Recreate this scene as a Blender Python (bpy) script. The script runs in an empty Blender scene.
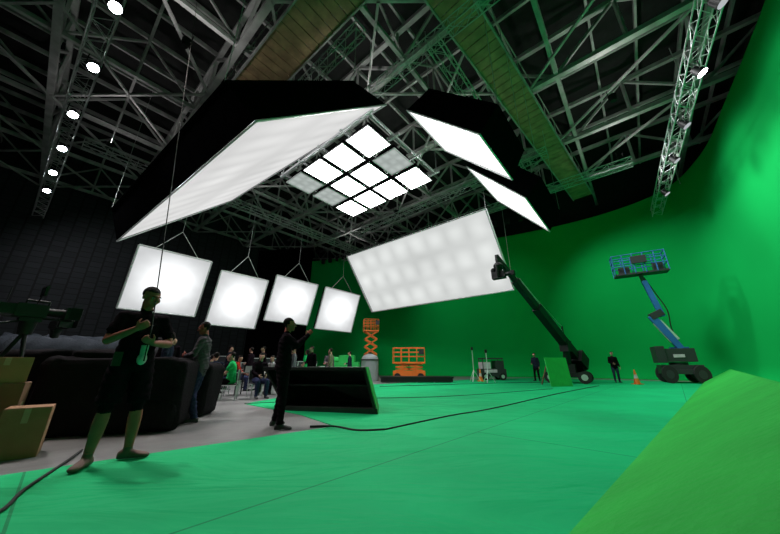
import bpy, math, random
import numpy as np
from mathutils import Vector, Matrix
random.seed(7)
V=Vector
R40=math.radians(40)
AX=V((math.sin(R40),math.cos(R40),0)); BX=V((-math.cos(R40),math.sin(R40),0))
def W(a,b,z): return AX*a+BX*b+V((0,0,z))
scene=bpy.context.scene
scene.view_settings.view_transform='Standard'
COL=scene.collection

# ---------------- materials
def mat(name,color,rough=.6,metal=0.,var=0.,vscale=3.,bump=0.,bscale=20.,spec=.5):
    m=bpy.data.materials.new(name); m.use_nodes=True
    nt=m.node_tree; bs=nt.nodes['Principled BSDF']
    bs.inputs['Base Color'].default_value=(*color,1); bs.inputs['Roughness'].default_value=rough
    bs.inputs['Metallic'].default_value=metal; bs.inputs['Specular IOR Level'].default_value=spec
    tc=nt.nodes.new('ShaderNodeTexCoord')
    if var>0:
        n=nt.nodes.new('ShaderNodeTexNoise'); n.inputs['Scale'].default_value=vscale; n.inputs['Detail'].default_value=6
        nt.links.new(tc.outputs['Object'],n.inputs['Vector'])
        r=nt.nodes.new('ShaderNodeValToRGB')
        r.color_ramp.elements[0].position=.3; r.color_ramp.elements[1].position=.7
        r.color_ramp.elements[0].color=(*[c*(1-var) for c in color],1)
        r.color_ramp.elements[1].color=(*[min(1,c*(1+var)) for c in color],1)
        nt.links.new(n.outputs['Fac'],r.inputs['Fac']); nt.links.new(r.outputs['Color'],bs.inputs['Base Color'])
    if bump>0:
        n2=nt.nodes.new('ShaderNodeTexNoise'); n2.inputs['Scale'].default_value=bscale; n2.inputs['Detail'].default_value=5
        nt.links.new(tc.outputs['Object'],n2.inputs['Vector'])
        b=nt.nodes.new('ShaderNodeBump'); b.inputs['Strength'].default_value=bump; b.inputs['Distance'].default_value=.05
        nt.links.new(n2.outputs['Fac'],b.inputs['Height']); nt.links.new(b.outputs['Normal'],bs.inputs['Normal'])
    return m
def emis(name,color,strength,nx=0,ny=0,lo=.6):
    m=bpy.data.materials.new(name); m.use_nodes=True
    nt=m.node_tree; nt.nodes.clear()
    o=nt.nodes.new('ShaderNodeOutputMaterial'); e=nt.nodes.new('ShaderNodeEmission')
    e.inputs['Color'].default_value=(*color,1); e.inputs['Strength'].default_value=strength
    nt.links.new(e.outputs[0],o.inputs[0])
    if nx:
        tc=nt.nodes.new('ShaderNodeTexCoord'); sp=nt.nodes.new('ShaderNodeSeparateXYZ')
        nt.links.new(tc.outputs['UV'],sp.inputs[0])
        def M(op,a,b=None):
            k=nt.nodes.new('ShaderNodeMath'); k.operation=op
            for i,x in enumerate((a,b)):
                if x is None: continue
                if isinstance(x,(int,float)): k.inputs[i].default_value=x
                else: nt.links.new(x,k.inputs[i])
            return k.outputs[0]
        su=M('POWER',M('ABSOLUTE',M('SINE',M('MULTIPLY',sp.outputs[0],math.pi*nx))),1.3)
        sv=M('POWER',M('ABSOLUTE',M('SINE',M('MULTIPLY',sp.outputs[1],math.pi*ny))),1.3)
        nz=nt.nodes.new('ShaderNodeTexNoise'); nz.inputs['Scale'].default_value=2.5
        nt.links.new(tc.outputs['UV'],nz.inputs['Vector'])
        f=M('ADD',M('MULTIPLY',M('MULTIPLY',su,sv),1-lo),lo)
        f=M('MULTIPLY',f,M('ADD',M('MULTIPLY',nz.outputs['Fac'],.5),.75))
        nt.links.new(M('MULTIPLY',f,strength),e.inputs['Strength'])
    return m

# ---------------- mesh builder
def basis(d):
    d=d.normalized(); up=V((0,0,1)) if abs(d.z)<.95 else V((0,1,0))
    x=d.cross(up).normalized(); y=x.cross(d).normalized()
    return x,y,d
class MB:
    def __init__(s): s.v=[];s.f=[];s.m=[];s.s=[]
    def add(s,vs,fs,mat=0,sm=False):
        o=len(s.v); s.v+=[tuple(v) for v in vs]
        for f in fs: s.f.append(tuple(i+o for i in f)); s.m.append(mat); s.s.append(sm)
    def box(s,c,size,mat=0,R=None):
        c=V(c); h=[x/2 for x in size]; vs=[]
        for k in (-1,1):
            for (i,j) in ((-1,-1),(1,-1),(1,1),(-1,1)):
                p=V((i*h[0],j*h[1],k*h[2])); 
                if R is not None: p=R@p
                vs.append(c+p)
        s.hexa(vs,mat)
    def hexa(s,vs,mat=0): s.add(vs,[(3,2,1,0),(4,5,6,7),(0,1,5,4),(1,2,6,5),(2,3,7,6),(3,0,4,7)],mat)
    def beam(s,p,q,w,h=None,mat=0):
        p=V(p);q=V(q);h=h or w; x,y,d=basis(q-p); x=x*w/2;y=y*h/2
        s.hexa([p-x-y,p+x-y,p+x+y,p-x+y,q-x-y,q+x-y,q+x+y,q-x+y],mat)
    def tube(s,p,q,r0,r1=None,n=8,mat=0,sm=True):
        p=V(p);q=V(q); r1=r0 if r1 is None else r1; x,y,d=basis(q-p); vs=[]
        for c,r in ((p,r0),(q,r1)):
            for i in range(n):
                t=2*math.pi*i/n; vs.append(c+x*math.cos(t)*r+y*math.sin(t)*r)
        s.add(vs,[(i,(i+1)%n,n+(i+1)%n,n+i) for i in range(n)],mat,sm)
        s.add(vs[:n],[tuple(range(n))[::-1]],mat); s.add(vs[n:],[tuple(range(n))],mat)
    def path(s,pts,r,n=6,mat=0):
        pts=[V(p) for p in pts]; vs=[]
        for k,p in enumerate(pts):
            d=(pts[min(k+1,len(pts)-1)]-pts[max(k-1,0)]); x,y,_=basis(d)
            for i in range(n):
                t=2*math.pi*i/n; vs.append(p+x*math.cos(t)*r+y*math.sin(t)*r)
        fs=[]
        for k in range(len(pts)-1):
            for i in range(n): fs.append((k*n+i,k*n+(i+1)%n,(k+1)*n+(i+1)%n,(k+1)*n+i))
        fs.append(tuple(range(n))[::-1]); fs.append(tuple((len(pts)-1)*n+i for i in range(n)))
        s.add(vs,fs,mat,True)
    def ell(s,c,r,mat=0,R=None,n=14,m=10,p=1.0):
        c=V(c); vs=[]
        if isinstance(r,(int,float)): r=(r,r,r)
        def sp(x): return math.copysign(abs(x)**p,x)
        for j in range(1,m):
            ph=math.pi*j/m
            for i in range(n):
                t=2*math.pi*i/n
                q=V((r[0]*sp(math.sin(ph))*sp(math.cos(t)),r[1]*sp(math.sin(ph))*sp(math.sin(t)),r[2]*sp(math.cos(ph))))
                vs.append(c+(R@q if R is not None else q))
        top=V((0,0,r[2]));bot=V((0,0,-r[2]))
        vs.append(c+(R@top if R is not None else top)); vs.append(c+(R@bot if R is not None else bot))
        T=len(vs)-2;Bt=len(vs)-1; fs=[]
        for j in range(m-2):
            for i in range(n): fs.append((j*n+i,(j+1)*n+i,(j+1)*n+(i+1)%n,j*n+(i+1)%n))
        for i in range(n): fs.append((T,i,(i+1)%n)); fs.append((Bt,(m-2)*n+(i+1)%n,(m-2)*n+i))
        s.add(vs,fs,mat,True)
    def loft(s,rings,mat=0,n=20):
        vs=[]
        for (c,x,y,rx,ry) in rings:
            for i in range(n):
                t=2*math.pi*i/n; vs.append(V(c)+x*math.cos(t)*rx+y*math.sin(t)*ry)
        fs=[]
        for k in range(len(rings)-1):
            for i in range(n): fs.append((k*n+i,k*n+(i+1)%n,(k+1)*n+(i+1)%n,(k+1)*n+i))
        fs.append(tuple(range(n))[::-1]); fs.append(tuple((len(rings)-1)*n+i for i in range(n)))
        s.add(vs,fs,mat,True)
    def truss(s,p,q,w=.4,bay=.5,rc=.028,mat=0,rd=.014):
        p=V(p);q=V(q); x,y,d=basis(q-p); L=(q-p).length; k=max(2,int(L/bay))
        cs=[(x*i+y*j)*w/2 for i,j in ((-1,-1),(1,-1),(1,1),(-1,1))]
        for c in cs: s.tube(p+c,q+c,rc,n=6,mat=mat)
        for t in range(k):
            a=p+d*L*t/k; b=p+d*L*(t+1)/k
            for i in range(4):
                c0=cs[i];c1=cs[(i+1)%4]
                if t%2: c0,c1=c1,c0
                s.tube(a+c0,b+c1,rd,n=4,mat=mat)
                if t%2==0: s.tube(a+cs[i],a+cs[(i+1)%4],rd,n=4,mat=mat)
    def build(s,name,mats,parent=None,bevel=0,loc=None,rotz=None):
        me=bpy.data.meshes.new(name); me.from_pydata(s.v,[],s.f)
        for m in mats: me.materials.append(m)
        me.polygons.foreach_set('material_index',s.m); me.polygons.foreach_set('use_smooth',s.s)
        uv=me.uv_layers.new(name='UVMap')
        q=((0,0),(1,0),(1,1),(0,1)); arr=np.zeros(len(me.loops)*2,dtype=np.float32)
        i=0
        for f in s.f:
            if len(f)==4:
                for k in range(4): arr[(i+k)*2:(i+k)*2+2]=q[k]
            i+=len(f)
        uv.data.foreach_set('uv',arr)
        me.update(); ob=bpy.data.objects.new(name,me); COL.objects.link(ob)
        if loc is not None: ob.location=loc
        if rotz is not None: ob.rotation_euler=(0,0,rotz)
        if parent: ob.parent=parent
        if bevel:
            b=ob.modifiers.new('b','BEVEL'); b.width=bevel; b.segments=2; b.limit_method='ANGLE'
        return ob

# ---------------- camera
cd=bpy.data.cameras.new('camera'); cam=bpy.data.objects.new('camera',cd); COL.objects.link(cam)
cd.sensor_width=36; cd.lens=36*290/780; cam.location=(0,0,.95); cam.rotation_euler=(math.radians(90+18.85),0,0)
cd.clip_start=.05; cd.clip_end=200
scene.camera=cam
w=bpy.data.worlds.new('world'); scene.world=w; w.use_nodes=True
w.node_tree.nodes['Background'].inputs[0].default_value=(.5,.6,.7,1); w.node_tree.nodes['Background'].inputs[1].default_value=.02

# ---------------- shared mats
M_black=mat('black_fabric',(.003,.003,.0035),1,var=.3,spec=.0)
M_blk2=mat('black_plastic',(.010,.010,.011),.5,spec=.3)
M_steel=mat('painted_steel',(.42,.42,.42),.55,.1,var=.3,vscale=1.5)
M_alu=mat('aluminium',(.62,.63,.64),.4,.5)
M_green=mat('green_cloth',(.003,.40,.08),.95,var=.06,vscale=.25,bump=.06,bscale=.8,spec=.1)
M_carpet=mat('green_carpet',(.001,.43,.15),.8,var=.14,vscale=.6,spec=.2)
nt=M_carpet.node_tree; bs=nt.nodes['Principled BSDF']
tc=nt.nodes.new('ShaderNodeTexCoord'); mp=nt.nodes.new('ShaderNodeMapping'); mp.inputs['Rotation'].default_value=(0,0,math.radians(-47)); nt.links.new(tc.outputs['Object'],mp.inputs[0])
br=nt.nodes.new('ShaderNodeTexBrick'); br.inputs['Scale'].default_value=1; br.inputs['Brick Width'].default_value=9; br.inputs['Row Height'].default_value=2.4; br.inputs['Mortar Size'].default_value=.011; br.inputs['Mortar Smooth'].default_value=.3
br.inputs['Color1'].default_value=(1,1,1,1); br.inputs['Color2'].default_value=(.84,.84,.84,1); br.inputs['Mortar'].default_value=(.5,.5,.5,1)
nt.links.new(mp.outputs[0],br.inputs['Vector'])
mx=nt.nodes.new('ShaderNodeMixRGB'); mx.blend_type='MULTIPLY'; mx.inputs[0].default_value=1
nt.links.new(bs.inputs['Base Color'].links[0].from_socket,mx.inputs[1]); nt.links.new(br.outputs['Color'],mx.inputs[2]); nt.links.new(mx.outputs[0],bs.inputs['Base Color'])
mp2=nt.nodes.new('ShaderNodeMapping'); mp2.inputs['Rotation'].default_value=(0,0,.5); mp2.inputs['Scale'].default_value=(.5,1.6,1); nt.links.new(tc.outputs['Object'],mp2.inputs[0])
ns=nt.nodes.new('ShaderNodeTexNoise'); ns.inputs['Scale'].default_value=1.1; ns.inputs['Detail'].default_value=4; ns.inputs['Distortion'].default_value=1.2; nt.links.new(mp2.outputs[0],ns.inputs['Vector'])
bp=nt.nodes.new('ShaderNodeBump'); bp.inputs['Strength'].default_value=.75; bp.inputs['Distance'].default_value=.13
nt.links.new(ns.outputs['Fac'],bp.inputs['Height']); nt.links.new(bp.outputs['Normal'],bs.inputs['Normal'])
M_ramp=mat('green_ramp_paint',(.022,.38,.05),.8,var=.12,vscale=1.5,bump=.4,bscale=12,spec=.2)
M_conc=mat('concrete',(.19,.185,.185),.45,var=.4,vscale=.9,bump=.12,bscale=6)
M_wood=mat('catwalk_timber',(.42,.27,.15),.8,var=.3,vscale=2)
M_dark=mat('roof_deck',(.012,.0125,.013),.9,var=.3)
M_rub=mat('rubber',(.01,.01,.01),.8)
M_gpaint=mat('green_panel_paint',(.01,.40,.07),.7,var=.1)

# ---------------- room shell
def slab(name,pts,z0,z1,m):
    b=MB(); n=len(pts)
    vs=[(p[0],p[1],z0) for p in pts]+[(p[0],p[1],z1) for p in pts]
    b.add(vs,[tuple(range(n))[::-1],tuple(range(n,2*n))]+[(i,(i+1)%n,n+(i+1)%n,n+i) for i in range(n)])
    return b.build(name,[m])
a0,a1,b0,b1=-12,33,-9,38
cor=[W(a0,b0,0),W(a1,b0,0),W(a1,b1,0),W(a0,b1,0)]
slab('floor',cor,-.2,0,M_conc)
slab('ceiling',cor,20,20.2,M_dark)
M_bw=bpy.data.materials.new('black_wall_tiles'); M_bw.use_nodes=True
nt=M_bw.node_tree; bs=nt.nodes['Principled BSDF']; bs.inputs['Roughness'].default_value=.9
tc=nt.nodes.new('ShaderNodeTexCoord'); br=nt.nodes.new('ShaderNodeTexBrick')
br.inputs['Color1'].default_value=(.024,.027,.034,1); br.inputs['Color2'].default_value=(.017,.019,.024,1); br.inputs['Mortar'].default_value=(.008,.008,.010,1)
br.inputs['Scale'].default_value=1; br.inputs['Brick Width'].default_value=.025; br.inputs['Row Height'].default_value=.02; br.inputs['Mortar Size'].default_value=.0015
nt.links.new(tc.outputs['UV'],br.inputs['Vector']); nt.links.new(br.outputs['Color'],bs.inputs['Base Color'])
def wall(name,p,q,z0,z1,m,th=.3):
    b=MB(); b.beam(p+V((0,0,(z0+z1)/2)),q+V((0,0,(z0+z1)/2)),th,z1-z0); return b.build(name,[m])
wall('wall_left',cor[2],cor[3],0,20,M_bw)
wall('wall_front',cor[3],cor[0],0,20,M_bw)
wall('wall_outer_right',cor[0],cor[1],0,20,M_dark)
wall('wall_outer_back',cor[1],cor[2],0,20,M_dark)
def catmull(P,k=8):
    P=[V(p) for p in P]; out=[]
    for i in range(len(P)-1):
        p0=P[max(i-1,0)];p1=P[i];p2=P[i+1];p3=P[min(i+2,len(P)-1)]
        for j in range(k):
            t=j/k; out.append(.5*((2*p1)+(-p0+p2)*t+(2*p0-5*p1+4*p2-p3)*t*t+(-p0+3*p1-3*p2+p3)*t**3))
    out.append(P[-1]); return out
CP=catmull([(p[0],p[1],0) for p in [(-11,-7.6),(0,-7.2),(12,-6.4),(20,-6.0),(25.5,-5.4),(29,-3.6),(30.3,0),(30.3,4),(29.3,9.5),(26,19),(21,31)]],10)
def cyc(name,i0,i1,H,m):
    n=len(CP); vs=[];fs=[]
    prof=[(1.0,.0),(.6,.06),(.3,.25),(.1,.55),(0,1.0)]+[(0,1+(H-1)*k/10) for k in range(1,11)]
    for i in range(i0,i1):
        p=CP[i]; t=(CP[min(i+1,n-1)]-CP[max(i-1,0)]).normalized(); inn=V((-t.y,t.x,0))
        for (o,z) in prof:
            wob=.02*math.sin(i*.55+z*.3) if z>1 else 0
            q=p+inn*(o+wob); vs.append(W(q.x,q.y,z+.014))
    k=len(prof)
    for i in range(i1-i0-1):
        for j in range(k-1): fs.append((i*k+j,(i+1)*k+j,(i+1)*k+j+1,i*k+j+1))
    b=MB(); b.add(vs,fs,0,True); return b.build(name,[m])
cyc('wall_right',0,31,14,M_green); cyc('wall_back',30,len(CP),14,M_green)
b=MB(); b.beam(W(21,31,8),W(17,37.8,8),.15,16); b.build('black_curtain',[M_black])

cp=[(-3.53,3.1),(-.9,5.37),(-1.84,6.6),(-3.83,8.4),(-2.26,15.7),(5.7,22.6),(12,26),(20.5,17.8),(16,10.2),(3,-5),(-8,-3.5)]
slab('green_carpet',cp,0.0,.012,M_carpet)
b=MB()
b.path(catmull([(-.08,5.06,.02),(1.2,6.4,.02),(2.5,7.55,.02),(6,11.25,.02),(10.5,15.7,.02)],6),.014,6)
b.path(catmull([(-1.3,5.3,.02),(-.9,5.3,.02),(-.5,5.0,.02),(-.08,5.06,.02)],6),.018,6)
b.build('floor_cable',[M_rub])
b=MB(); pts=catmull([(-3.6,3.9,.02),(-3.35,3.5,.02),(-2.9,2.75,.025),(-2.6,2.3,.025),(-2.75,1.8,.025),(-3.4,1.4,.02)],8)
b.path(pts,.013,8); b.build('floor_cable',[M_rub])
b=MB(); b.path(catmull([(-3.8,8.3,.025),(-1,9.5,.025),(2,10.3,.025),(7,13.5,.025)],8),.008,6); b.path(catmull([(-.5,15,.025),(3,16.5,.025),(7,18.2,.025),(9.5,18.4,.025)],8),.014,6); b.build('floor_cable',[M_rub])

# ramp
d=V((.731,.682,0)); n_=V((.682,-.731,0))
b=MB(); prof=[(-.76,0),(-.74,.11),(-.68,.14),(.38,.76),(.44,.76),(.50,.72),(.6,0)]
vs=[];k=len(prof);T=[-4+29*i/12 for i in range(13)]
for t in T:
    for (o,z) in prof: vs.append(d*t+n_*o+V((0,0,z+.012)))
fs=[]
for i in range(len(T)-1):
    for j in range(k): fs.append((i*k+j,i*k+(j+1)%k,(i+1)*k+(j+1)%k,(i+1)*k+j))
fs.append(tuple(range(k))); fs.append(tuple((len(T)-1)*k+i for i in range(k))[::-1])
b.add(vs,fs); b.build('green_ramp',[M_ramp])

# ---------------- roof structure
b=MB()
for a in range(-9,33,6):
    zb,zt=16.2,19.0
    b.beam(W(a,b0,zb),W(a,b1,zb),.3,.28); b.beam(W(a,b0,zt),W(a,b1,zt),.26,.26)
    bb=b0;i=0
    while bb<b1-1:
        b.beam(W(a,bb,zb),W(a,bb,zt),.14)
        b.beam(W(a,bb,zb if i%2 else zt),W(a,bb+3.2,zt if i%2 else zb),.14)
        bb+=3.2;i+=1
for i,bb in enumerate(np.arange(b0+1.5,b1,2.0)):
    b.beam(W(a0,bb,19.3),W(a1,bb,19.3),.12,.28)
    if i%3==1:
        b.beam(W(a0,bb,16.3),W(a1,bb,16.3),.2,.24)
        aa=-9
        while aa<30:
            b.beam(W(aa,bb,16.3),W(aa+3,bb,19),.11); b.beam(W(aa+6,bb,16.3),W(aa+3,bb,19),.11); b.beam(W(aa+3,bb,16.3),W(aa+3,bb,19),.1); aa+=6
for a in range(-9,27,6):
    b.beam(W(a+3,b0,18.9),W(a+3,b1,18.9),.14,.24)
    for j,bb in enumerate(np.arange(b0+3.9,b1-7,7.2)):
        b.beam(W(a,bb,16.1),W(a+6,bb+7.2,16.1),.12); 
        if j%2: b.beam(W(a+6,bb,16.1),W(a,bb+7.2,16.1),.12)
b.build('roof_truss_structure',[M_steel])
def catwalk(p,q,wd):
    b=MB()
    x,y,dd=basis(q-p); L=(q-p).length
    k=int(L/.5)
    for i in range(k):
        c=p+dd*(i+.5)*L/k; b.beam(c-x*wd/2,c+x*wd/2,.46,.05,0)
    for s in (-1,1):
        b.beam(p+x*s*wd/2,q+x*s*wd/2,.08,.2,1)
        b.tube(p+x*s*wd/2+V((0,0,1.1)),q+x*s*wd/2+V((0,0,1.1)),.03,n=6,mat=1)
        for i in range(0,k,4):
            c=p+dd*i*L/k+x*s*wd/2; b.tube(c,c+V((0,0,1.1)),.025,n=5,mat=1)
    b.build('catwalk',[M_wood,M_steel])
catwalk(W(4.6,4,15.8),W(4.2,26,15.8),1.9)
catwalk(W(5,3.4,15.6),W(29,1.3,15.6),1.5)

# ---------------- lighting rig
E_soft=emis('diffusion_soft',(1,1,.99),.78,10,2,.88)
E_soft2=emis('diffusion_spots',(.97,1,.98),.80,8,3,.82)
E_side=emis('diffusion_side',(1,1,1),2.0,3,3,.85)
E_hang=emis('diffusion_hung',(.97,.99,1),1.5,1,1,.42)
E_hi=emis('panel_bright',(1,1,1),27,3,3,.7)
E_lo=emis('panel_dim',(.9,1,.95),.5,3,3,.8)
def softbox(name,c,depth,face,shrink=.12,frame=.035):
    c=[V(x) for x in c]; nrm=(c[1]-c[0]).cross(c[3]-c[0]).normalized(); ctr=sum(c,V())/4
    if nrm.z>0: nrm=-nrm
    back=[p+(ctr-p)*shrink-nrm*depth for p in c]
    b=MB()
    ins=[p+(ctr-p)*.012-nrm*.04 for p in c]
    b.add(ins,[(0,1,2,3)],0)
    b.add(c+back,[(i,(i+1)%4,4+(i+1)%4,4+i) for i in range(4)]+[(4,5,6,7)],1)
    for i in range(4): b.tube(c[i],c[(i+1)%4],frame,n=6,mat=2); b.tube(back[i],back[(i+1)%4],frame,n=6,mat=1)
    for i in range(4):
        b.tube(back[i],V((back[i].x,back[i].y,16.2)),.012,n=4,mat=2)
    return b.build(name,[face,M_black,M_alu]),back
softbox('overhead_softbox',[W(2.3,6.5,7),W(1.45,19.5,7),W(6.4,19.8,11.8),W(7.5,6.5,12)],1.4,E_soft)
softbox('hanging_light_wall',[W(20.3,5.9,5.9),W(20.3,19.3,5.9),W(16.7,19.3,10.6),W(16.7,5.9,10.6)],.35,E_soft2,.02,.06)
softbox('side_softbox',[W(8.2,2.8,8.6),W(11.6,2.8,8.6),W(11.6,5.9,11.85),W(8.2,5.9,11.85)],1.2,E_side)
softbox('side_softbox',[W(13.5,2.8,8.6),W(18.3,2.8,8.6),W(18.3,5.6,11.85),W(13.5,5.6,11.85)],1.2,E_side)
b=MB(); dim={(1,0),(0,3),(1,3)}
for i in range(3):
    for j in range(4):
        ca=6.95+1.84*(i+.5); cb=7.1+1.7*(j+.5); z=11.0
        h1,h2=.78,.72
        c=[W(ca-h1,cb-h2,z),W(ca+h1,cb-h2,z),W(ca+h1,cb+h2,z),W(ca-h1,cb+h2,z)]
        bk=[p+(W(ca,cb,z)-p)*.3+V((0,0,.5)) for p in c]
        b.add([p+V((0,0,.03)) for p in c],[(0,1,2,3)],1 if (i,j) in dim else 0)
        b.add(c+bk,[(k,(k+1)%4,4+(k+1)%4,4+k) for k in range(4)]+[(4,5,6,7)],2)
        for k in range(4): b.tube(c[k],c[(k+1)%4],.03,n=5,mat=3)
for i in range(4): b.beam(W(6.95+1.84*i,6.8,11.5),W(6.95+1.84*i,14.2,11.5),.12,.12,3)
for j in range(5): b.beam(W(6.8,7.1+1.7*j,11.55),W(12.6,7.1+1.7*j,11.55),.1,.1,3)
for (i,j) in ((6.9,7),(12.5,7),(6.9,13.9),(12.5,13.9)): b.tube(W(i,j,11.5),W(i,j,16.2),.02,n=5,mat=3)
b.build('overhead_panel_grid',[E_hi,E_lo,M_black,M_alu])
for k,(x0,x1,zt,zb) in enumerate([(2.4,6.1,7.3,3.9),(6.75,10,6.9,3.5),(10.6,14.4,7.5,4.2),(15.2,19.4,7.5,4.0)]):
    b=MB(); c=[W(x0,21.2,zb),W(x1,21.2,zb),W(x1,20.1,zt),W(x0,20.1,zt)]
    nrm=(c[1]-c[0]).cross(c[3]-c[0]).normalized()
    if nrm.z>0: nrm=-nrm
    back=[p-nrm*.25 for p in c]; ins=[p-nrm*.02 for p in c]
    b.add(ins,[(0,1,2,3)],0); b.add(c+back,[(i,(i+1)%4,4+(i+1)%4,4+i) for i in range(4)]+[(4,5,6,7)],1)
    for i in range(4): b.tube(c[i],c[(i+1)%4],.05,n=6,mat=2)
    top=W((x0+x1)/2,20.3,zt+1.5)
    for t in (.2,.8):
        q=back[3]+(back[2]-back[3])*t; b.tube(q,top,.018,n=4,mat=2)
    b.tube(top,W((x0+x1)/2,20.3,16.2),.012,n=4,mat=2)
    b.build('hanging_light_panel',[E_hang,M_black,M_alu])
E_lamp=emis('lamp_lens',(.9,.95,1),40)
E_lamp2=emis('lamp_lens_small',(.9,.95,1),.5)
def lamp(b,p,aim,m=2):
    p=V(p); aim=V(aim).normalized()
    b.tube(p-aim*.25,p+aim*.12,.12,.19,n=14,mat=1); b.tube(p+aim*.12,p+aim*.13,.17,n=14,mat=m)
    x,y,_=basis(aim); b.tube(p-x*.22,p+x*.22,.02,n=5,mat=1)
    for s in (-1,1): b.tube(p+x*s*.22,p+x*s*.22+V((0,0,.4)),.02,n=5,mat=1)
b=MB(); b.truss(W(-.9,5,12.6),W(-2.3,35,12.6),.6,.6,.03)
LL=[(-1,10.8),(-1.17,14.1),(-1.45,17.9),(-1.6,21.5),(-1.8,24.9),(-1.95,28)]
for aa,bb in LL: lamp(b,W(aa,bb,12.0),(.45,-.2,-.9)); b.tube(W(aa,bb,12.9),W(aa,bb,16.2),.015,n=4)
b.build('lighting_truss',[M_alu,M_blk2,E_lamp])
b=MB(); b.truss(W(5,-4.4,12.2),W(28.5,-3.0,12.2),.55,.6,.03)
for aa in (9,17,25): b.tube(W(aa,-4.2,12.4),W(aa,-4.2,16.2),.02)
for aa in (8,11,13.8,17,20,24): lamp(b,W(aa,-4.4+(aa-5)*.06,11.6),V((0,0,-.7))-BX*.4,2 if aa==13.8 else 3)
lamp(b,W(5.6,-4.3,11.6),V((0,0,-.8))+BX*.7-AX*.4,2)  # made-up lamp head for the added fill on the near crew
b.build('lighting_truss',[M_alu,M_blk2,E_lamp,E_lamp2])
b=MB(); b.truss(W(7.5,4.0,13.6),W(21,3.6,12.8),.5,.55,.028); b.truss(W(5.5,6.2,14.2),W(5.5,20,14.2),.5,.6,.028)
b.truss(W(8,0,14.6),W(8,9,14.2),.5,.55,.028); b.truss(W(17.5,2,13.5),W(17.5,20,13.0),.5,.6,.028)
b.truss(W(22,-2,13.5),W(22,26,13.5),.5,.6,.03); b.truss(W(-1,22,13),W(22,22,13),.5,.6,.03)
for p in (W(8,0.2,14.6),W(5.5,19.8,14.2),W(17.5,19.8,13),W(20.8,3.6,12.8),W(22,25.5,13.5),W(0,22,13)): b.tube(p,V((p.x,p.y,16.2)),.02)
CEIL_FILL=[(7.5,9,14.0),(7.5,18,13.8),(14,6.5,13.6),(17.5,14,13.7),(22,-1.5,14),(22,24,14),(8,22,13.6),(0,22,13.5),(16,-1.5,14),(1,12,13.8),(13,12,13.6)]  # positions of the added lamps that light the ceiling from below
for p in CEIL_FILL: lamp(b,W(*p),(0.1,0.1,1),3)  # invented housings for the added ceiling fill
b.build('rigging_truss',[M_alu,M_blk2,E_lamp,E_lamp2])
b=MB()
for i in range(22):
    bb=6+i*1.1; b.box(W(25.5-.18*(bb-6),bb,13.6),(.35,.35,.5),0,Matrix.Rotation(i,3,'Z')); b.tube(W(25.5-.18*(bb-6),bb,13.8),W(25.5-.18*(bb-6),bb,16.2),.015,n=4)
b.build('batten_light_row',[M_blk2])
def spot(name,loc,target,power,ang,blend=.8,col=(1,1,1),r=.15):
    l=bpy.data.lights.new(name,'SPOT'); l.energy=power; l.spot_size=math.radians(ang); l.spot_blend=blend; l.color=col; l.shadow_soft_size=r
    o=bpy.data.objects.new(name,l); COL.objects.link(o); o.location=loc
    o.rotation_euler=(V(target)-V(loc)).to_track_quat('-Z','Y').to_euler(); return o
for aa,pw in ((2,1800),(8,2600),(14,3600),(20,4200)): spot('wall_wash_light',W(aa,.3,13.8),W(aa+1.5,-7,2.5),pw,105,1,r=.8)
spot('wall_wash_light',W(22,4,13.2),W(30,-2,4),2800,80,1,r=.4)
spot('wall_wash_light',W(20,14,13.2),W(28,12,5),900,90,1,r=.4)
for aa,bb in LL[::2]: spot('warm_fill_light',W(aa,bb,11.8),W(aa+4,bb-1,0),1500,90,1)
spot('warm_fill_light',W(-1,9.2,11.8),W(1,5.6,0.5),2300,60,1,col=(1,.88,.82))  # added warm fill, offsets green bounce on near crew and boxes
spot('warm_fill_light',W(5.6,-4.3,11.5),W(1.0,5.4,1.0),2200,34,1,col=(1,.84,.80))  # added front fill, gives the near crew's skin some neutral light
spot('warm_fill_light',W(-1.5,20,11.8),W(4,12,0.5),2500,70,1)
spot('warm_fill_light',W(-2,30,11.8),W(3,37,6),900,120,1)  # added fill so the left wall tiles stay visible
spot('warm_fill_light',W(-1,14,11.8),W(-11,16,6),500,120,1)
for p in CEIL_FILL: spot('ceiling_fill_light',W(p[0],p[1],p[2]+.2),W(p[0]+.3,p[1],20),190,168,1,col=(1,.95,.93),r=.2)  # added upward fill that brightens the roof steel

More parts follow.
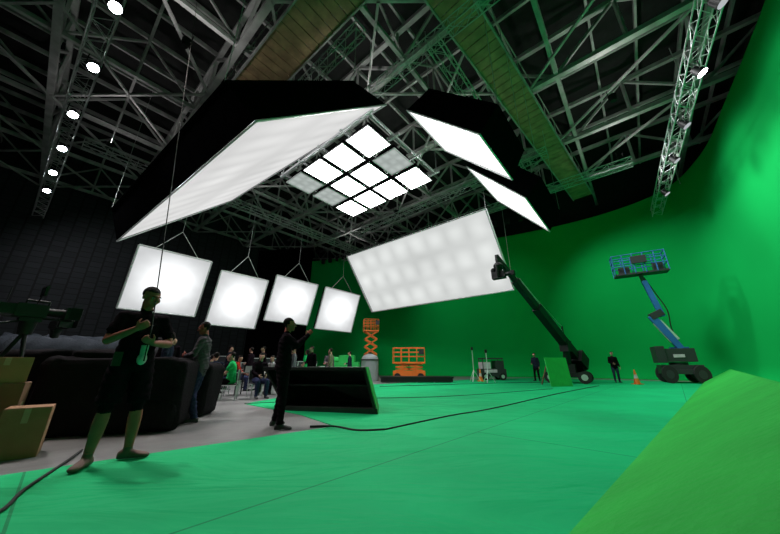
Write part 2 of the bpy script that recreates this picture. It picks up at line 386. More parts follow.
# =================== PEOPLE
class Body:
    def __init__(s): s.mb=MB(); s.S=[]; s.post=MB()
    def smp(s,p,r,m): s.S.append((p[0],p[1],p[2],r,m))
    def cap(s,p,q,r0,r1,m,n=14):
        p=V(p);q=V(q); s.mb.tube(p,q,r0,r1,n=n); s.mb.ell(p,r0,n=n,m=8); s.mb.ell(q,r1,n=n,m=8)
        L=(q-p).length; k=max(2,int(L/.02))
        for i in range(k+1):
            t=i/k; s.smp(p+(q-p)*t,r0+(r1-r0)*t,m)
    def limb(s,p,q,rs,m,flat=0,n=14):
        p=V(p);q=V(q);k=len(rs)-1
        for i in range(k): s.cap(p+(q-p)*i/k,p+(q-p)*(i+1)/k,rs[i],rs[i+1],m,n)
def person(name,loc,yaw,J={},top='tee',bottom='pants',mats=None,voxel=.012,head=(0,0),hands={},hair='short',sc=1.0,extra=None):
    D=dict(pelvis=(0,0,.95),chest=(0,0,1.33),neck=(0,0,1.49),headc=(0,.03,1.66),
      hR=(.09,0,.93),hL=(-.09,0,.93),kR=(.11,.02,.50),kL=(-.11,.02,.50),aR=(.12,-.02,.09),aL=(-.12,-.02,.09),
      sR=(.18,0,1.42),sL=(-.18,0,1.42),eR=(.24,-.02,1.14),eL=(-.24,-.02,1.14),wR=(.26,.06,.89),wL=(-.26,.06,.89),
      fR=None,fL=None)
    D.update(J); D={k:(V(v) if v is not None else None) for k,v in D.items()}
    B=Body(); SK,SH,BT,HR,SO=0,1,2,3,4
    hx=(D['hR']-D['hL']).normalized(); sx=(D['sR']-D['sL']).normalized()
    up1=(D['chest']-D['pelvis']).normalized(); up2=(D['neck']-D['chest']).normalized()
    fw1=up1.cross(hx).normalized(); fw2=up2.cross(sx).normalized()
    P,C,N=D['pelvis'],D['chest'],D['neck']; mx=((hx+sx)/2).normalized(); my=((fw1+fw2)/2).normalized()
    loose=.012 if top!='none' else 0
    rings=[(P-up1*.10,hx,fw1,.13,.10),(P-up1*.03,hx,fw1,.165,.122),(P+up1*.06,hx,fw1,.16,.118),(P+(C-P)*.45,mx,my,.142,.108),
      (P+(C-P)*.75,mx,my,.155+loose,.118),(C,sx,fw2,.168+loose,.12),(C+(N-C)*.45,sx,fw2,.17,.105),(C+(N-C)*.78,sx,fw2,.12,.08),(N,sx,fw2,.065,.06)]
    B.mb.loft(rings)
    for i in range(len(rings)-1):
        for t in (0,.33,.66):
            c=rings[i][0].lerp(rings[i+1][0],t); rx=rings[i][3]*(1-t)+rings[i+1][3]*t; ry=rings[i][4]*(1-t)+rings[i+1][4]*t
            m=BT if i<2 else SH
            for o in (-1,-.5,0,.5,1): B.smp(c+rings[i][1]*o*(rx-ry),ry,m)
    if top in('tee','jacket'):
        B.mb.loft([(P-up1*.06,hx,fw1,.182,.14),(P+up1*.10,hx,fw1,.172,.13),(P+(C-P)*.6,mx,my,.16,.12)])
        for t in (0,.3,.6,1):
            for o in (-1,-.5,0,.5,1): B.smp(P-up1*.06+up1*.18*t+hx*o*.045,.142,SH)
    for sd in 'RL':
        s=1 if sd=='R' else -1
        S,E,Wr=D['s'+sd],D['e'+sd],D['w'+sd]
        B.cap(C+up2*.08+sx*s*.09,S,.07,.066,SH)
        B.limb(S,E,(.055,.053,.048,.041),SK if top=='tee' else SH)
        if top=='tee':
            q=S+(E-S)*.62; B.mb.loft([(S-(E-S)*.08,*basis(E-S)[:2],.066,.066),(S+(E-S)*.3,*basis(E-S)[:2],.068,.066),(q,*basis(E-S)[:2],.072,.068)])
            for t in np.linspace(0,.6,9): B.smp(S+(E-S)*t,.072,SH)
            B.limb(E,Wr,(.041,.043,.036,.028),SK)
        else:
            B.limb(S,E,(.066,.062,.056,.052),SH); B.limb(E,Wr-(Wr-E)*.05,(.052,.052,.044,.038),SH)
            B.cap(Wr-(Wr-E)*.08,Wr,.028,.027,SK)
        H,K,A=D['h'+sd],D['k'+sd],D['a'+sd]
        if bottom=='shorts':
            B.limb(H,K,(.095,.085,.072,.056),SK); B.limb(K,A,(.054,.060,.056,.045,.037),SK)
            x,y,_=basis(K-H)
            B.mb.loft([(H-(K-H)*.1,x,y,.10,.105),(H+(K-H)*.3,x,y,.105,.11),(H+(K-H)*.88,x,y,.098,.102)])
            for t in np.linspace(-.05,.86,14): B.smp(H+(K-H)*t,.108,BT)
            B.cap(A+(K-A)*.12,A,.04,.04,SO)
        else:
            B.limb(H,K,(.10,.098,.084,.068),BT); B.limb(K,A+(K-A)*.05,(.066,.068,.064,.056,.055),BT)
        T=D['f'+sd]
        fd=V((T-A)) if T is not None else V((s*.25,1,0)); fd.z=0; fd.normalize(); fx=V((fd.y,-fd.x,0)); Z=V((0,0,1))
        base=A-Z*.085
        rr=[(-.075,.028,.035,.035),(-.05,.036,.045,.045),(0,.038,.05,.05),(.06,.042,.038,.04),(.12,.048,.03,.032),(.17,.042,.025,.026),(.195,.022,.015,.02)]
        B.mb.loft([(base+fd*o+Z*(zc),fx,Z,rx,rz) for (o,rx,rz,zc) in rr])
        for (o,rx,rz,zc) in rr:
            for q in (-.5,0,.5): B.smp(base+fd*o+Z*zc+fx*q*.03,.035,SO)
        B.cap(A,base+Z*.05,.042,.045,SO)
    hy,hp=head; HC=D['headc']
    Rh=Matrix.Rotation(hy,3,'Z')@Matrix.Rotation(hp,3,'X')
    def h(x,y,z): return HC+Rh@V((x,y,z))
    B.cap(N-up2*.02,h(0,-.015,-.06),.058,.054,SK)
    def he(c,r,m=SK,n=18):
        B.mb.ell(h(*c),r,R=Rh,n=n,m=12); B.smp(h(*c),min(r),m)
    he((0,-.012,.03),(.076,.094,.085)); he((0,.025,-.03),(.062,.066,.082)); he((0,.062,-.088),(.03,.028,.024))
    he((0,.086,.024),(.048,.014,.010)); he((.04,.06,-.025),(.025,.025,.03)); he((-.04,.06,-.025),(.025,.025,.03))
    B.cap(h(0,.088,.012),h(0,.112,-.022),.009,.013,SK,8)
    for s in (1,-1): he((s*.078,-.008,-.005),(.011,.02,.032)); 
    B.mb.ell(h(0,-.026,.045),(.082,.092,.083),R=Rh,n=18,m=12)
    if hair=='long': 
        B.mb.loft([(h(0,-.05,.03),Rh@V((1,0,0)),Rh@V((0,1,0)),.08,.06),(h(0,-.06,-.08),Rh@V((1,0,0)),Rh@V((0,1,0)),.075,.045),(h(0,-.05,-.2),Rh@V((1,0,0)),Rh@V((0,1,0)),.05,.03)])
    for s in (1,-1):
        B.post.ell(h(s*.031,.076,.0),(.014,.012,.010),5,R=Rh,n=10,m=8); B.post.ell(h(s*.031,.087,0),(.006,.004,.006),6,R=Rh,n=8,m=6)
        B.post.ell(h(s*.031,.090,.017),(.02,.006,.0045),3,R=Rh,n=8,m=6)
    B.post.ell(h(0,.086,-.057),(.023,.010,.005),7,R=Rh,n=10,m=6); B.post.ell(h(0,.085,-.066),(.019,.010,.006),7,R=Rh,n=10,m=6)
    for sd in 'RL':
        s=1 if sd=='R' else -1
        Wr,E=D['w'+sd],D['e'+sd]; dd,pn,curl=hands.get(sd,(None,None,.35))
        dd=V(dd).normalized() if dd is not None else (Wr-E).normalized()
        pn=V(pn) if pn is not None else V((-s,0,0)); pn=(pn-dd*pn.dot(dd)).normalized()
        th=dd.cross(pn).normalized()*(1 if sd=='R' else -1)
        if hands.get(sd) is None and th.y<0: th=-th
        B.mb.loft([(Wr-dd*.01,th,pn,.026,.022),(Wr+dd*.03,th,pn,.036,.016),(Wr+dd*.07,th,pn,.042,.014),(Wr+dd*.092,th,pn,.038,.011)])
        for t in (0,.03,.06,.09):
            for o in (-.02,0,.02): B.smp(Wr+dd*t+th*o,.018,SK)
        tgt=B if voxel<=.009 else None
        def seg(p,q,r0,r1):
            if tgt: B.cap(p,q,r0,r1,SK,8)
            else: B.post.tube(p,q,r0,r1,n=6,mat=0); B.post.ell(q,r1,0,n=6,m=5)
        for i,(o,L) in enumerate(((.031,.072),(.011,.08),(-.010,.075),(-.030,.06))):
            p=Wr+dd*.083+th*o; ang=curl*.6
            for kf,fr in enumerate((.45,.3,.25)):
                dr=(dd*math.cos(ang)+pn*math.sin(ang)); q=p+dr*L*fr; seg(p,q,.0095-.001*kf,.0088-.001*kf); p=q; ang+=curl*1.3
        p=Wr+dd*.028+th*.03; q=p+(dd*.6+th*.75+pn*.35).normalized()*.04; seg(p,q,.013,.011); q2=q+(dd*.8+th*.3+pn*(.3+curl*.5)).normalized()*.032; seg(q,q2,.0105,.008)
    tmp=B.mb.build('tmp',[]); 
    md=tmp.modifiers.new('r','REMESH'); md.mode='VOXEL'; md.voxel_size=voxel
    ms=tmp.modifiers.new('s','SMOOTH'); ms.factor=.5; ms.iterations=2
    dg=bpy.context.evaluated_depsgraph_get(); ev=tmp.evaluated_get(dg); me=bpy.data.meshes.new_from_object(ev)
    nv=len(me.vertices); co=np.zeros(nv*3); me.vertices.foreach_get('co',co); co=co.reshape(-1,3)
    no=np.zeros(nv*3); me.vertices.foreach_get('normal',no); no=no.reshape(-1,3)
    S=np.array(B.S)
    def classify(X):
        best=np.full(len(X),1e9); out=np.zeros(len(X),int)
        for row in S:
            dist=np.sqrt(((X-row[:3])**2).sum(1))-row[3]
            k=dist<best; best[k]=dist[k]; out[k]=int(row[4])
        Rt=np.array(Rh).T; L=(X-np.array(HC))@Rt.T
        near=(np.abs(L)<.16).all(1)
        hr=near&(((L[:,2]>.062)|((L[:,1]<-.01)&(L[:,2]>.0)&(np.abs(L[:,0])<.09))|((L[:,1]<-.045)&(L[:,2]>-.06))))
        if hair=='long': hr|=near&(L[:,1]<-.02)&(L[:,2]>-.26)
        hr&=(out==0)
        out[hr]=3
        return out
    vm=classify(co); cloth=(vm==1)|(vm==2)
    wr=(np.sin(co[:,2]*55+co[:,0]*28+co[:,1]*17)*np.sin(co[:,0]*41-co[:,2]*23+1)+.6*np.sin(co[:,2]*95+co[:,1]*60))*.0045
    co=co+no*(wr*cloth)[:,None]
    me.vertices.foreach_set('co',co.ravel()); nf=len(me.polygons)
    ce=np.zeros(nf*3); me.polygons.foreach_get('center',ce); fm=classify(ce.reshape(-1,3))
    faces=[tuple(p.vertices) for p in me.polygons]
    out=MB(); out.v=[tuple(x) for x in co]; out.f=faces; out.m=[int(x) for x in fm]; out.s=[True]*nf
    out.add(B.post.v,B.post.f,0,True); out.m[nf:]=B.post.m
    if extra: extra(out)
    out.v=[(x*sc,y*sc,z*sc) for x,y,z in out.v]
    bpy.data.objects.remove(tmp); bpy.data.meshes.remove(me)
    return out.build(name,mats,loc=loc,rotz=yaw)
skin=mat('skin',(.38,.10,.075),.6,var=.1,vscale=12,spec=.2); skin2=mat('skin_light',(.55,.27,.21),.55)
hairm=mat('dark_hair',(.012,.008,.007),.7,bump=.4,bscale=90,spec=.1); shoe=mat('dark_shoe',(.02,.02,.022),.6); shoe2=mat('tan_shoe',(.14,.07,.055),.7)
eyew=mat('eye_white',(.5,.42,.40),.3); iris=mat('iris',(.02,.012,.008),.2); lip=mat('lip',(.25,.07,.06),.5)
def cl(n,c): return mat(n,c,.95,var=.15,vscale=6,bump=.3,bscale=30,spec=.03)
blackc=cl('black_cotton',(.009,.005,.008)); navy=cl('navy_cloth',(.015,.02,.035)); grayc=cl('grey_cloth',(.12,.13,.14)); plaid=cl('plaid_shirt',(.09,.075,.09)); jean=cl('denim',(.03,.035,.08)); greens=cl('green_shirt',(.02,.42,.12)); redc=cl('red_cloth',(.35,.03,.02)); whitec=cl('white_cloth',(.5,.46,.5))
khaki=cl('khaki_cloth',(.2,.17,.12))
def PM(sh,bt,sk=skin,so=shoe): return [sk,sh,bt,hairm,so,eyew,iris,lip,M_blk2,whitec]
def yaw_to(dx,dy): return math.atan2(-dx,dy)
def ex1(o):
    o.tube((-.02,.20,1.12),(-.02,.205,1.0),.035,.03,n=8,mat=9); o.ell((-.02,.20,.98),(.045,.02,.06),9,n=8,m=6)
    o.box((.16,.11,.98),(.07,.03,.14),8)
person('crew_member',(-2.88,3.42,.012),yaw_to(.80,-.60),
  dict(kR=(.13,.05,.50),kL=(-.13,.03,.50),aR=(.15,.0,.09),aL=(-.16,-.04,.09),fR=(.3,.2,.09),fL=(-.4,.12,.09),
   eR=(.27,.06,1.16),wR=(.11,.27,1.28),eL=(-.27,.05,1.15),wL=(-.06,.27,1.14),headc=(0,.045,1.66)),
  mats=PM(blackc,blackc,skin,shoe2),bottom='shorts',voxel=.0075,head=(.35,-.22),
  hands={'R':((-.6,.5,.5),(-.5,-.4,.4),1.0),'L':((.75,.4,.3),(-.2,-.6,.5),1.0)},extra=ex1,sc=1.03)
b=MB(); b.path([(-2.65,3.28,1.0),(-2.64,3.26,1.35),(-8.1,7.8,16.2)],.007,5); b.build('rigging_rope',[M_rub])
def ex2(o):
    o.box((.0,.43,1.56),(.15,.012,.078),8,Matrix.Rotation(.1,3,'X'))
person('crew_member',(-1.84,5.28,.0),yaw_to(.90,.43),
  dict(kR=(.13,.03,.50),kL=(-.13,.04,.50),aR=(.2,.02,.09),aL=(-.19,-.02,.09),fR=(.3,.25,.09),fL=(-.3,.2,.09),
   eR=(.25,.17,1.28),wR=(.10,.36,1.48),eL=(-.25,.16,1.27),wL=(-.10,.36,1.47),headc=(0,.035,1.655)),
  mats=PM(blackc,blackc,skin,shoe),top='jacket',voxel=.009,head=(0,.0),
  hands={'R':((-.25,.5,.75),(-.9,.1,0),.75),'L':((.25,.5,.75),(.9,.1,0),.75)},extra=ex2)
person('crew_member',(-3.58,5.78,0),yaw_to(-.95,-.25),
  dict(kR=(.12,.06,.50),kL=(-.11,.02,.50),aR=(.12,.08,.09),aL=(-.12,-.10,.09),fR=(.15,.3,.09),fL=(-.15,.1,.09),
   eR=(.25,.06,1.16),wR=(.07,.26,1.10),eL=(-.25,.06,1.16),wL=(-.06,.26,1.12),headc=(0,.06,1.65)),
  mats=PM(plaid,jean,skin,shoe),top='jacket',voxel=.011,head=(.1,-.25),
  hands={'R':((-.7,.6,.2),(-.3,-.6,.3),.6),'L':((.7,.6,.2),(.3,-.6,.3),.6)})
SEAT=dict(pelvis=(0,0,.54),chest=(0,.02,.92),neck=(0,.05,1.08),headc=(0,.09,1.24),hR=(.09,.02,.52),hL=(-.09,.02,.52),kR=(.14,.44,.50),kL=(-.14,.44,.50),
  aR=(.14,.42,.09),aL=(-.14,.46,.09),fR=(.16,.7,.09),fL=(-.16,.7,.09),sR=(.18,.03,1.01),sL=(-.18,.03,1.01),eR=(.22,.14,.76),eL=(-.22,.14,.76),wR=(.12,.36,.66),wL=(-.12,.36,.66))
chairm=mat('chair_fabric',(.02,.02,.022),.8)
def chair(loc,yaw):
    b=MB()
    b.box((0,.03,.42),(.44,.42,.04),0); b.box((0,-.2,.68),(.44,.03,.28),0)
    for s in (-1,1):
        b.tube((s*.22,-.2,0),(s*.22,-.2,.84),.014,mat=1); b.tube((s*.22,.22,0),(s*.22,.22,.42),.014,mat=1); b.tube((s*.22,-.2,.41),(s*.22,.22,.41),.012,mat=1)
    b.build('folding_chair',[chairm,M_alu],loc=loc,rotz=yaw,bevel=.01)
cm=[greens,grayc,navy,blackc,whitec,redc,khaki,plaid]
seats=[(-4.75,9.3,1.9,0),(-4.25,10.0,-2.4,3),(-5.5,9.6,.4,2),(-5.6,10.8,2.6,3),(-6.6,11.2,-.6,6),(-4.7,12.3,2.9,4),(-6.2,12.4,-1.2,5),(-7.6,12.6,1.2,7),(-3.9,11.3,2.2,2)]
for (x,y,yw,ci) in seats:
    person('seated_crew_member',(x,y,0),yw,SEAT,mats=PM(cm[ci],jean if ci%2 else blackc,skin2),top='tee' if ci in(0,4) else 'jacket',voxel=.02,head=(random.uniform(-.5,.5),-.2)); chair((x,y,0),yw)
stand=[(-5.4,12.9,2.4,3,.98),(-3.7,13.6,1.2,0,.93),(-3.3,16.5,-2.8,7,1),(-8.6,14.0,.3,2,1),(-6.5,8.9,-1.4,3,1),(13.6,18.6,2.9,3,1),(9.7,20.4,2.2,2,1),(-2.4,18.2,1.5,2,1),(-4.6,14.6,1.9,1,1),
 (-5.6,7.6,2.0,2,1),(-6.5,14.2,1.5,3,1),(-7.2,9.3,.6,7,1),(-5.1,15.6,2.8,3,1),(-9.6,12.4,2.3,5,1),(-6.0,8.2,.8,3,1),(-7.0,13.2,-1,2,1),(-3.2,12.4,2.6,3,.97),(-2.9,14.9,1.6,6,1)]
for (x,y,yw,ci,s) in stand:
    person('crew_member',(x,y,.012 if x>0 else 0),yw,dict(kR=(.12,.05,.5),aR=(.13,.06,.09),eR=(.24,.02,1.15),wR=(.14,.24,1.08)),mats=PM(cm[ci],jean if ci%2 else blackc,skin2),top='tee' if ci==0 else 'jacket',voxel=.022,sc=s,head=(random.uniform(-.4,.4),-.1),hair='long' if ci==0 else 'short')

# =================== PROPS
b=MB()
sx_=V((-.24,0,0))
FL,FR=V((-2.1,7.15,.012))+sx_,V((-.14,6.6,.012))+sx_*.5; TL,TR=V((-2.68,7.05,.93))+sx_,V((-.33,6.72,.93))+sx_*.9; bk=V((-.02,1.1,0)); t=.07
def quadslab(p0,p1,th,m):
    u=V((0,0,th)); b.hexa([p0,p1,p1+bk,p0+bk,p0+u,p1+u,p1+bk+u,p0+bk+u],m)
quadslab(FL,FR,.10,0); quadslab(TL-V((0,0,t)),TR-V((0,0,t)),t,0)
ml=FL.lerp(TL,.55); mr=FR.lerp(TR,.55); quadslab(ml+bk*.25,mr+bk*.25,.04,0)
def side(p,q,m,wx):
    u=V((wx,0,0)); b.hexa([p,p+u,p+u+bk,p+bk,q,q+u,q+u+bk,q+bk],m)
side(FL,TL,0,.06); side(FR-V((.06,0,0)),TR-V((.06,0,0)),0,.06); side(FR+V((.002,0,0)),TR+V((.002,0,0)),1,.02)
b.hexa([FL+bk,FR+bk,FR+bk*1.04,FL+bk*1.04,TL+bk,TR+bk,TR+bk*1.04,TL+bk*1.04],0)
b.build('scenic_platform_box',[mat('black_painted_wood',(.016,.017,.017),.35,var=.3),M_gpaint],bevel=.006)
card=mat('cardboard',(.34,.17,.09),.85,var=.15,vscale=3,bump=.1); card2=mat('brown_wood_crate',(.20,.10,.055),.7,var=.25,vscale=4); tape=mat('packing_tape',(.42,.28,.18),.4)
def carton(loc,size,yaw,m,name):
    b=MB(); x,y,z=size
    b.box((0,0,z/2),(x,y,z),0); b.box((0,0,z+.002),(x*.98,.05,.004),1); b.box((0,-y/2-.001,z*.85),(.05,.003,z*.3),1); b.box((0,y/2+.001,z*.85),(.05,.003,z*.3),1)
    for s in (-1,1): b.box((0,s*y*.25,z+.004),(x*.995,y*.48,.006),0)
    b.box((x/2+.001,0,z*.6),(.003,y*.35,z*.2),1)
    b.build(name,[m,tape],loc=loc,rotz=yaw,bevel=.008)
carton((-4.17,3.72,0),(.36,.36,.5),.75,card,'cardboard_box')
carton((-4.95,3.95,0),(.5,.5,.74),.75,card2,'wooden_crate')
carton((-4.95,3.95,.75),(.42,.4,.30),.9,card,'cardboard_box')
carton((-4.65,3.35,0),(.4,.4,.56),.6,card2,'wooden_crate')
M_q=cl('black_quilt',(.014,.012,.014))
tx=bpy.data.textures.new('wr','CLOUDS'); tx.noise_scale=.35; tx2=bpy.data.textures.new('wr2','CLOUDS'); tx2.noise_scale=.12
def quilt(parts):
    b=MB()
    for (x,y,z,rx,ry,rz,rt,p) in parts: b.ell((x,y,z),(rx,ry,rz),0,Matrix.Rotation(rt,3,'Z'),n=72,m=48,p=p)
    ob=b.build('quilt_covered_cart',[M_q])
    for tt,st in ((tx,.12),(tx2,.05)):
        md=ob.modifiers.new('d','DISPLACE'); md.texture=tt; md.strength=st; md.texture_coords='GLOBAL'; md.mid_level=.5
quilt([(-4.35,5.15,.54,.95,.48,.54,.32,.18),(-4.6,5.1,1.10,.45,.36,.10,.3,.4),(-3.7,5.1,.24,.3,.28,.22,.3,.35)])
quilt([(-5.75,5.3,.6,.6,.5,.60,.3,.2)])
quilt([(-4.6,6.5,.5,.9,.45,.52,.2,.2)])
def camera_rig(loc,h,yaw):
    b=MB()
    for k in range(3):
        a=k*2.094+.3; e=V((math.cos(a)*.5,math.sin(a)*.5,.02)); b.tube(e,(0,0,h-.15),.02,.028); b.tube(e+V((0,0,.02)),e*1.02,.035)
    b.tube((0,0,h-.2),(0,0,h),.08,.1,n=14); b.box((0,0,h+.03),(.16,.24,.06),1); b.tube((0,-.1,h),(.12,-.6,h-.15),.014)
    b.box((0,-.02,h+.17),(.16,.34,.2),1); b.box((0,-.27,h+.17),(.13,.18,.16),1); b.tube((0,.14,h+.17),(0,.36,h+.17),.06,.07,n=16,mat=1)
    b.box((0,.40,h+.17),(.24,.1,.2),1); b.box((0,.46,h+.30),(.26,.16,.01),1,Matrix.Rotation(.5,3,'X'))
    for s in (-1,1): b.box((s*.16,.46,h+.17),(.01,.14,.2),1,Matrix.Rotation(-s*.4,3,'Z')); b.tube((s*.05,-.3,h+.06),(s*.05,.5,h+.06),.01)
    b.tube((0,-.1,h+.33),(0,.15,h+.33),.018); 
    for yy in (-.1,.15): b.tube((0,yy,h+.26),(0,yy,h+.33),.012)
    b.tube((.08,.0,h+.28),(.2,.0,h+.40),.01); b.box((.24,.0,h+.46),(.24,.03,.16),1); b.box((.24,-.017,h+.46),(.21,.003,.13),2)
    b.tube((-.08,-.05,h+.22),(-.2,-.12,h+.25),.025,mat=1); b.tube((-.2,-.12,h+.25),(-.2,-.28,h+.25),.03,.035,mat=1)
    b.tube((0,-.3,h+.28),(0,-.3,h+.5),.006)
    b.build('cinema_camera_rig',[M_blk2,M_blk2,mat('monitor_glass',(.03,.035,.045),.1)],loc=loc,rotz=yaw)
camera_rig((-5.75,4.65,0),1.62,-.5); camera_rig((-8.6,7.6,0),1.8,-2)
grey=cl('grey_tarp',(.035,.040,.05))
for (x,y,L,h,yw) in [(-9.3,10.0,3.2,1.9,.3),(-7.4,7.0,1.8,1.6,.5),(-12.5,10.8,3.4,2.0,.2),(-14.5,13.6,4,2.3,.6)]:
    b=MB()
    prof=[(-.55,0),(-.6,.5*h),(-.5,.85*h),(-.2,h),(.2,h),(.5,.86*h),(.6,.5*h),(.55,0)]; vs=[];k=len(prof);n=14
    for i in range(n+1):
        for (o,z) in prof: vs.append((-L/2+L*i/n,o*(1+.06*math.sin(i*2.1+z)),z*(1-.05*abs(math.sin(i*1.1)))))
    fs=[(i*k+j,i*k+j+1,(i+1)*k+j+1,(i+1)*k+j) for i in range(n) for j in range(k-1)]+[tuple(range(k))[::-1],tuple(n*k+i for i in range(k))]
    b.add(vs,fs,0,True); b.build('tarp_covered_rack',[grey],loc=(x,y,0),rotz=yw)
def table(loc,yaw,L=1.8):
    b=MB(); b.box((0,0,.73),(L,.7,.04),0)
    for s in (-1,1):
        for u in (-1,1): b.tube((s*(L/2-.1),u*.28,0),(s*(L/2-.1),u*.28,.72),.02,mat=1)
    for i in range(4):
        x=-L/2+.3+i*(L-.6)/3; b.box((x,random.uniform(-.15,.15),.85),(.25,.2,.2),i%2+1)
    b.build('folding_table',[mat('table_top',(.35,.34,.32),.5),M_blk2,M_alu],loc=loc,rotz=yaw)
table((-4.9,11.0,0),.1,1.0); table((-7.6,11.4,0),.2,1.2); table((-4.0,15.4,0),.7)
case=mat('flight_case_laminate',(.015,.016,.02),.5)
def flight(loc,size,yaw):
    b=MB(); x,y,z=size
    b.box((0,0,.12+z/2),(x,y,z),0)
    for i in (-1,1):
        for j in (-1,1):
            b.beam((i*x/2,j*y/2,.12),(i*x/2,j*y/2,.12+z),.04,mat=1); b.tube((i*x*.4-.02,j*y*.38,.06),(i*x*.4+.02,j*y*.38,.06),.06,mat=0)
            b.box((i*x*.4,j*y*.38,.11),(.09,.07,.03),1)
        b.beam((-x/2,i*y/2,.12+z),(x/2,i*y/2,.12+z),.04,mat=1); b.beam((i*x/2,-y/2,.12+z),(i*x/2,y/2,.12+z),.04,mat=1); b.beam((-x/2,i*y/2,.12+z*.65),(x/2,i*y/2,.12+z*.65),.02,mat=1)
        b.box((0,i*(y/2+.01),.12+z*.4),(.2,.02,.12),1)
    b.build('flight_case',[case,M_alu],loc=loc,rotz=yaw)
for (x,y,s,yw) in [(-12,8,(1.2,.8,1.2),.3),(-11.2,14.5,(1.2,.8,.9),.1),(-13.5,16.5,(1.6,.8,1.3),.5),(-8,17.5,(1.2,.8,1.0),.7),(-10.5,19,(1.2,.8,1.4),.2),(-5.5,20,(1.2,.8,1.1),.5),(-4,22.5,(1.2,.8,1.3),.5),(-6.6,16.0,(1.2,.8,1.2),.4),(-8.0,8.7,(1.0,.7,1.3),.4)]: flight((x,y,0),s,yw)
orange=mat('orange_paint',(.75,.17,.02),.5,var=.1); blue=mat('blue_paint',(.02,.12,.36),.45,var=.1); dgrey=mat('dark_grey_paint',(.025,.025,.03),.5)
def wheel(b,c,ax,r,w,mt,mh):
    c=V(c);ax=V(ax).normalized(); b.tube(c-ax*w/2,c+ax*w/2,r,n=18,mat=mt); b.tube(c-ax*(w/2+.01),c+ax*(w/2+.01),r*.5,n=14,mat=mh)
def scissor(loc,yaw,h,L=2.2,n=3):
    b=MB(); b.box((0,0,.42),(L,.9,.4),0)
    for i in (-1,1):
        for j in (-1,1): wheel(b,(i*L*.36,j*.48,.23),(0,1,0),.23,.16,1,2)
    z0=.62; dz=(h-z0)/n
    for k in range(n):
        for j in (-.35,.35):
            za,zb=z0+dz*k,z0+dz*(k+1)
            b.beam((-L*.42,j,za),(L*.42,j,zb),.06,.12,0); b.beam((L*.42,j,za),(-L*.42,j,zb),.06,.12,0)
        b.tube((0,-.4,(za+zb)/2),(0,.4,(za+zb)/2),.04,mat=2)
        for s in (-1,1): b.tube((s*L*.42,-.38,zb),(s*L*.42,.38,zb),.03,mat=2)
    b.box((0,0,h+.06),(L*1.02,.95,.12),0)
    for zz in (.5,.8,1.1):
        for s in (-1,1):
            b.tube((-L/2,s*.45,h+zz),(L/2,s*.45,h+zz),.025,mat=0); b.tube((s*L/2,-.45,h+zz),(s*L/2,.45,h+zz),.025,mat=0)
    for i in np.linspace(-L/2,L/2,5):
        for s in (-1,1): b.tube((i,s*.45,h+.1),(i,s*.45,h+1.1),.025,mat=0)
    b.box((L*.4,-.52,h+.8),(.35,.12,.35),2)
    b.build('scissor_lift',[orange,M_rub,dgrey],loc=loc,rotz=yaw)
scissor((1.4,22.4,.012),-.1,1.1,2.3,2); scissor((-1.75,27,0),.2,3.9,1.3,5)
LB=V((17.2,18.4,.012)); b=MB(); yaw=-.55
b.box((0,0,.75),(2.6,1.5,.5),1); b.box((0,0,.62),(2.0,2.1,.25),1)
for i in (-1,1):
    for j in (-1,1): wheel(b,(i*.95,j*1.0,.48),(0,1,0),.48,.36,2,1)
b.tube((0,0,.95),(0,0,1.15),.6,n=20,mat=1); b.box((-.15,0,1.55),(2.4,1.5,.75),1); b.box((-1.1,0,1.6),(.6,1.7,.95),1); b.box((.5,.6,1.75),(1.2,.35,.6),0)
b.box((0,-.77,1.5),(.7,.02,.18),4)
b.beam((.6,0,1.7),(-.5,0,4.0),.34,.4,0); b.beam((.3,0,2.4),(-.3,0,3.6),.2,.5,3)
b.beam((-.55,0,3.9),(.1,0,4.2),.4,.4,1)
b.beam((.05,0,3.9),(-.35,0,6.3),.28,.34,0); b.beam((-.35,0,6.2),(-.45,-.1,6.75),.2,.25,1)
b.box((-.4,0,6.8),(2.8,1.0,.12),1)
for zz in (.55,.95,1.35):
    for s in (-1,1):
        b.tube((-1.8,s*.5,6.8+zz),(1.0,s*.5,6.8+zz),.035,mat=0); b.tube((-.4+s*1.4,-.5,6.8+zz),(-.4+s*1.4,.5,6.8+zz),.035,mat=0)
for i in np.linspace(-1.8,1.0,6):
    for s in (-1,1): b.tube((i,s*.5,6.8),(i,s*.5,8.15),.035,mat=0)
b.box((-.4,-.55,7.7),(.8,.2,.5),1); b.box((.6,.2,7.2),(.5,.4,.6),1); b.box((-1.2,.2,7.15),(.6,.4,.5),1)
b.path(catmull([(.5,.2,2.0),(.35,.25,3.2),(.4,.2,4.3),(.1,.22,5.4),(-.3,.2,6.7)],6),.035,6,2)
b.v=[((x*(.72 if z<2.1 else 1) + (.12 if z<2.1 else 0)),y*.85,z) for x,y,z in b.v]
b.build('boom_lift',[blue,dgrey,M_rub,M_alu,whitec],loc=LB,rotz=yaw,bevel=.02)
b=MB(); PV=V((10.3,17.6,2.2)); HD=V((5.6,14.2,6.3)); dv=(HD-PV).normalized()
base=V((10.5,18.2,.012)); f=V((.8,-.6,0)); g=V((.6,.8,0))
b.beam(base+V((0,0,.45))-f*1.0,base+V((0,0,.45))+f*1.0,1.1,.25,0)
for i in (-1,1):
    for j in (-1,1): wheel(b,base+f*i*.85+g*j*.62+V((0,0,.33)),g,.33,.22,1,2)
b.tube(base+V((0,0,.55)),V((PV.x,PV.y,1.9)),.24,.18,n=12,mat=0); b.box(PV-V((0,0,.15)),(.5,.5,.6),0,Matrix.Rotation(.6,3,'Z'))
b.box(base+V((0,0,.8)),(.9,.8,.5),0,Matrix.Rotation(-.64,3,'Z'))
tail=PV-dv*1.9
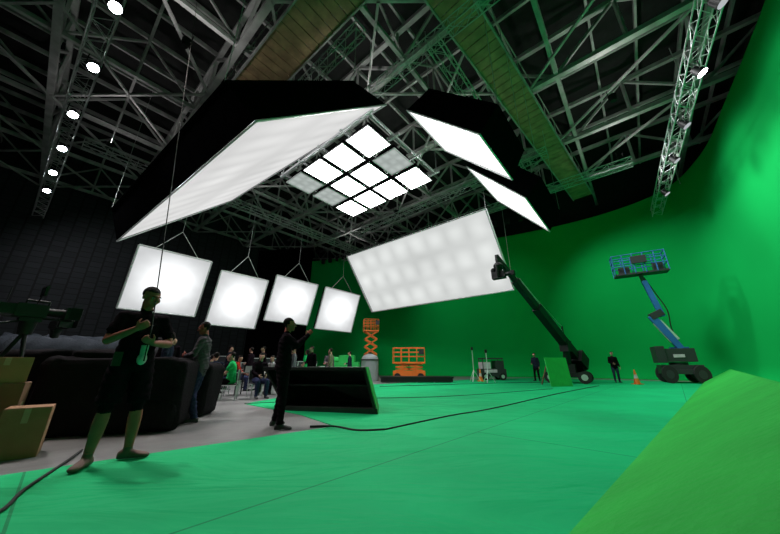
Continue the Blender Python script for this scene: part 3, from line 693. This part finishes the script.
b.beam(tail,PV+dv*3.2,.42,.46,0); b.beam(PV+dv*2.2,PV+dv*5.4,.3,.34,0); b.beam(PV+dv*5.2,HD,.2,.24,0)
b.beam(tail-dv*.1,tail+dv*.75,.8,.75,0); b.beam(tail+V((0,0,-.1)),tail+dv*.5+V((0,0,-.6)),.5,.5,0)
b.truss(PV+dv*.3+V((0,0,.42)),PV+dv*5+V((0,0,.3)),.16,.3,.018,2,.01)
for s in (3,6.8): b.tube(PV+V((0,0,1.0)),PV+dv*s+V((0,0,.15)),.012,n=4,mat=2)
b.tube(PV+V((0,0,.2)),PV+V((0,0,1.0)),.05,mat=0)
H2=HD+V((0,0,-.45)); b.tube(HD+V((0,0,.15)),H2,.11,mat=0); b.ell(H2,(.24,.24,.2),0); 
for s in (-1,1): b.beam(H2+g*s*.26,H2+g*s*.26+V((0,0,-.6)),.08,.14,0)
cmr=H2+V((0,0,-.5)); b.beam(cmr-f*.35,cmr+f*.3,.32,.36,0); b.tube(cmr+f*.3,cmr+f*.6,.1,.13,n=14,mat=0); b.beam(cmr+f*.6,cmr+f*.75,.3,.22,0); b.box(cmr+V((0,0,.3)),(.3,.2,.18),0)
b.ell(cmr-f*.25+V((0,0,.28)),(.16,.1,.16),0)
b.build('camera_crane',[M_blk2,M_rub,M_alu])
b=MB(); p=V((7.75,15.0,.012)); u=V((.97,.25,0)); vv=V((-.25,.97,0))
b.hexa([p,p+u*1.25,p+u*1.25+vv*.05,p+vv*.05,p+u*.2+vv*.4+V((0,0,1.35)),p+u*1.5+vv*.4+V((0,0,1.35)),p+u*1.5+vv*.45+V((0,0,1.35)),p+u*.2+vv*.45+V((0,0,1.35))],0)
for s in (.4,1.2): b.beam(p+u*s+vv*.45+V((0,0,1.2)),p+u*s+vv*1.1+V((0,0,.03)),.05,.05,1)
b.build('green_screen_flat',[M_gpaint,card2])
b=MB(); c=V((1.6,19.3,.012)); 
b.box(c+V((0,0,.28)),(4.4,1.6,.10),0)
for i in range(5):
    for j in (-1,1): b.tube(c+V((-2.1+i*1.05,j*.72,0)),c+V((-2.1+i*1.05,j*.72,.25)),.04,mat=1)
b.box(c+V((0,-.78,.15)),(4.3,.02,.22),0); b.build('stage_riser',[M_blk2,M_alu])
b=MB(); c=V((-1.4,21.2,.012)); b.tube(c,c+V((0,0,1.35)),.6,.6,n=24,mat=0); b.ell(c+V((0,0,1.35)),(.6,.6,.4),0,n=24,m=12); b.tube(c+V((0,0,1.3)),c+V((0,0,1.38)),.63,n=24,mat=1); b.tube(c+V((0,0,1.7)),c+V((0,0,1.85)),.12,mat=1)
b.build('grey_storage_tank',[mat('tank_grey',(.25,.27,.28),.5),dgrey])
b=MB(); c=V((-3.1,20.6,0)); b.box(c+V((0,0,.95)),(2.1,1.0,.5),0); b.box(c+V((.2,0,1.4)),(1.0,.9,.45),0)
for i in (-1,1): 
    for j in (-1,1): b.tube(c+V((i*.9,j*.4,0)),c+V((i*.9,j*.4,.75)),.05,mat=0)
b.ell(c+V((-.6,0,1.3)),(.4,.4,.25),0); b.box(c+V((0,0,.35)),(1.9,.9,.08),0)
b.build('green_covered_prop_cart',[M_gpaint],bevel=.06)
b=MB(); c=V((7.3,22.2,.012))
b.box(c+V((0,0,.5)),(1.8,1.0,.5),0); b.box(c+V((0,0,1.45)),(1.5,1.0,.08),0); b.box(c+V((.5,0,1.0)),(.6,.9,.6),0); b.box(c+V((-.45,0,.95)),(.6,.9,.5),1)
for i in (-1,1):
    for j in (-1,1): wheel(b,c+V((i*.6,j*.5,.24)),(0,1,0),.24,.16,2,3); b.tube(c+V((i*.7,j*.46,.5)),c+V((i*.7,j*.46,1.45)),.03,mat=0)
b.box(c+V((-.2,-.52,.6)),(.9,.02,.2),1); b.build('utility_cart',[dgrey,whitec,M_rub,M_alu])
for (x,y) in ((5.9,20.2),(13.4,16.9)):
    b=MB(); b.box((0,0,.02),(.4,.4,.04),0); b.tube((0,0,.04),(0,0,.3),.15,.1,n=16,mat=0); b.tube((0,0,.3),(0,0,.5),.1,.065,n=16,mat=1); b.tube((0,0,.5),(0,0,.75),.065,.025,n=16,mat=0)
    b.build('traffic_cone',[orange,whitec],loc=(x,y,.012))
for (x,y,h) in ((5.3,19.5,2.0),(5.9,18.6,1.8)):
    b=MB()
    for k in range(3):
        a=k*2.094; b.tube((math.cos(a)*.4,math.sin(a)*.4,.012),(0,0,.7),.02)
    b.tube((0,0,.5),(0,0,h),.025); b.box((0,0,h),(.12,.12,.2),1); b.build('marker_stand',[M_alu,M_blk2],loc=(x,y,.012))
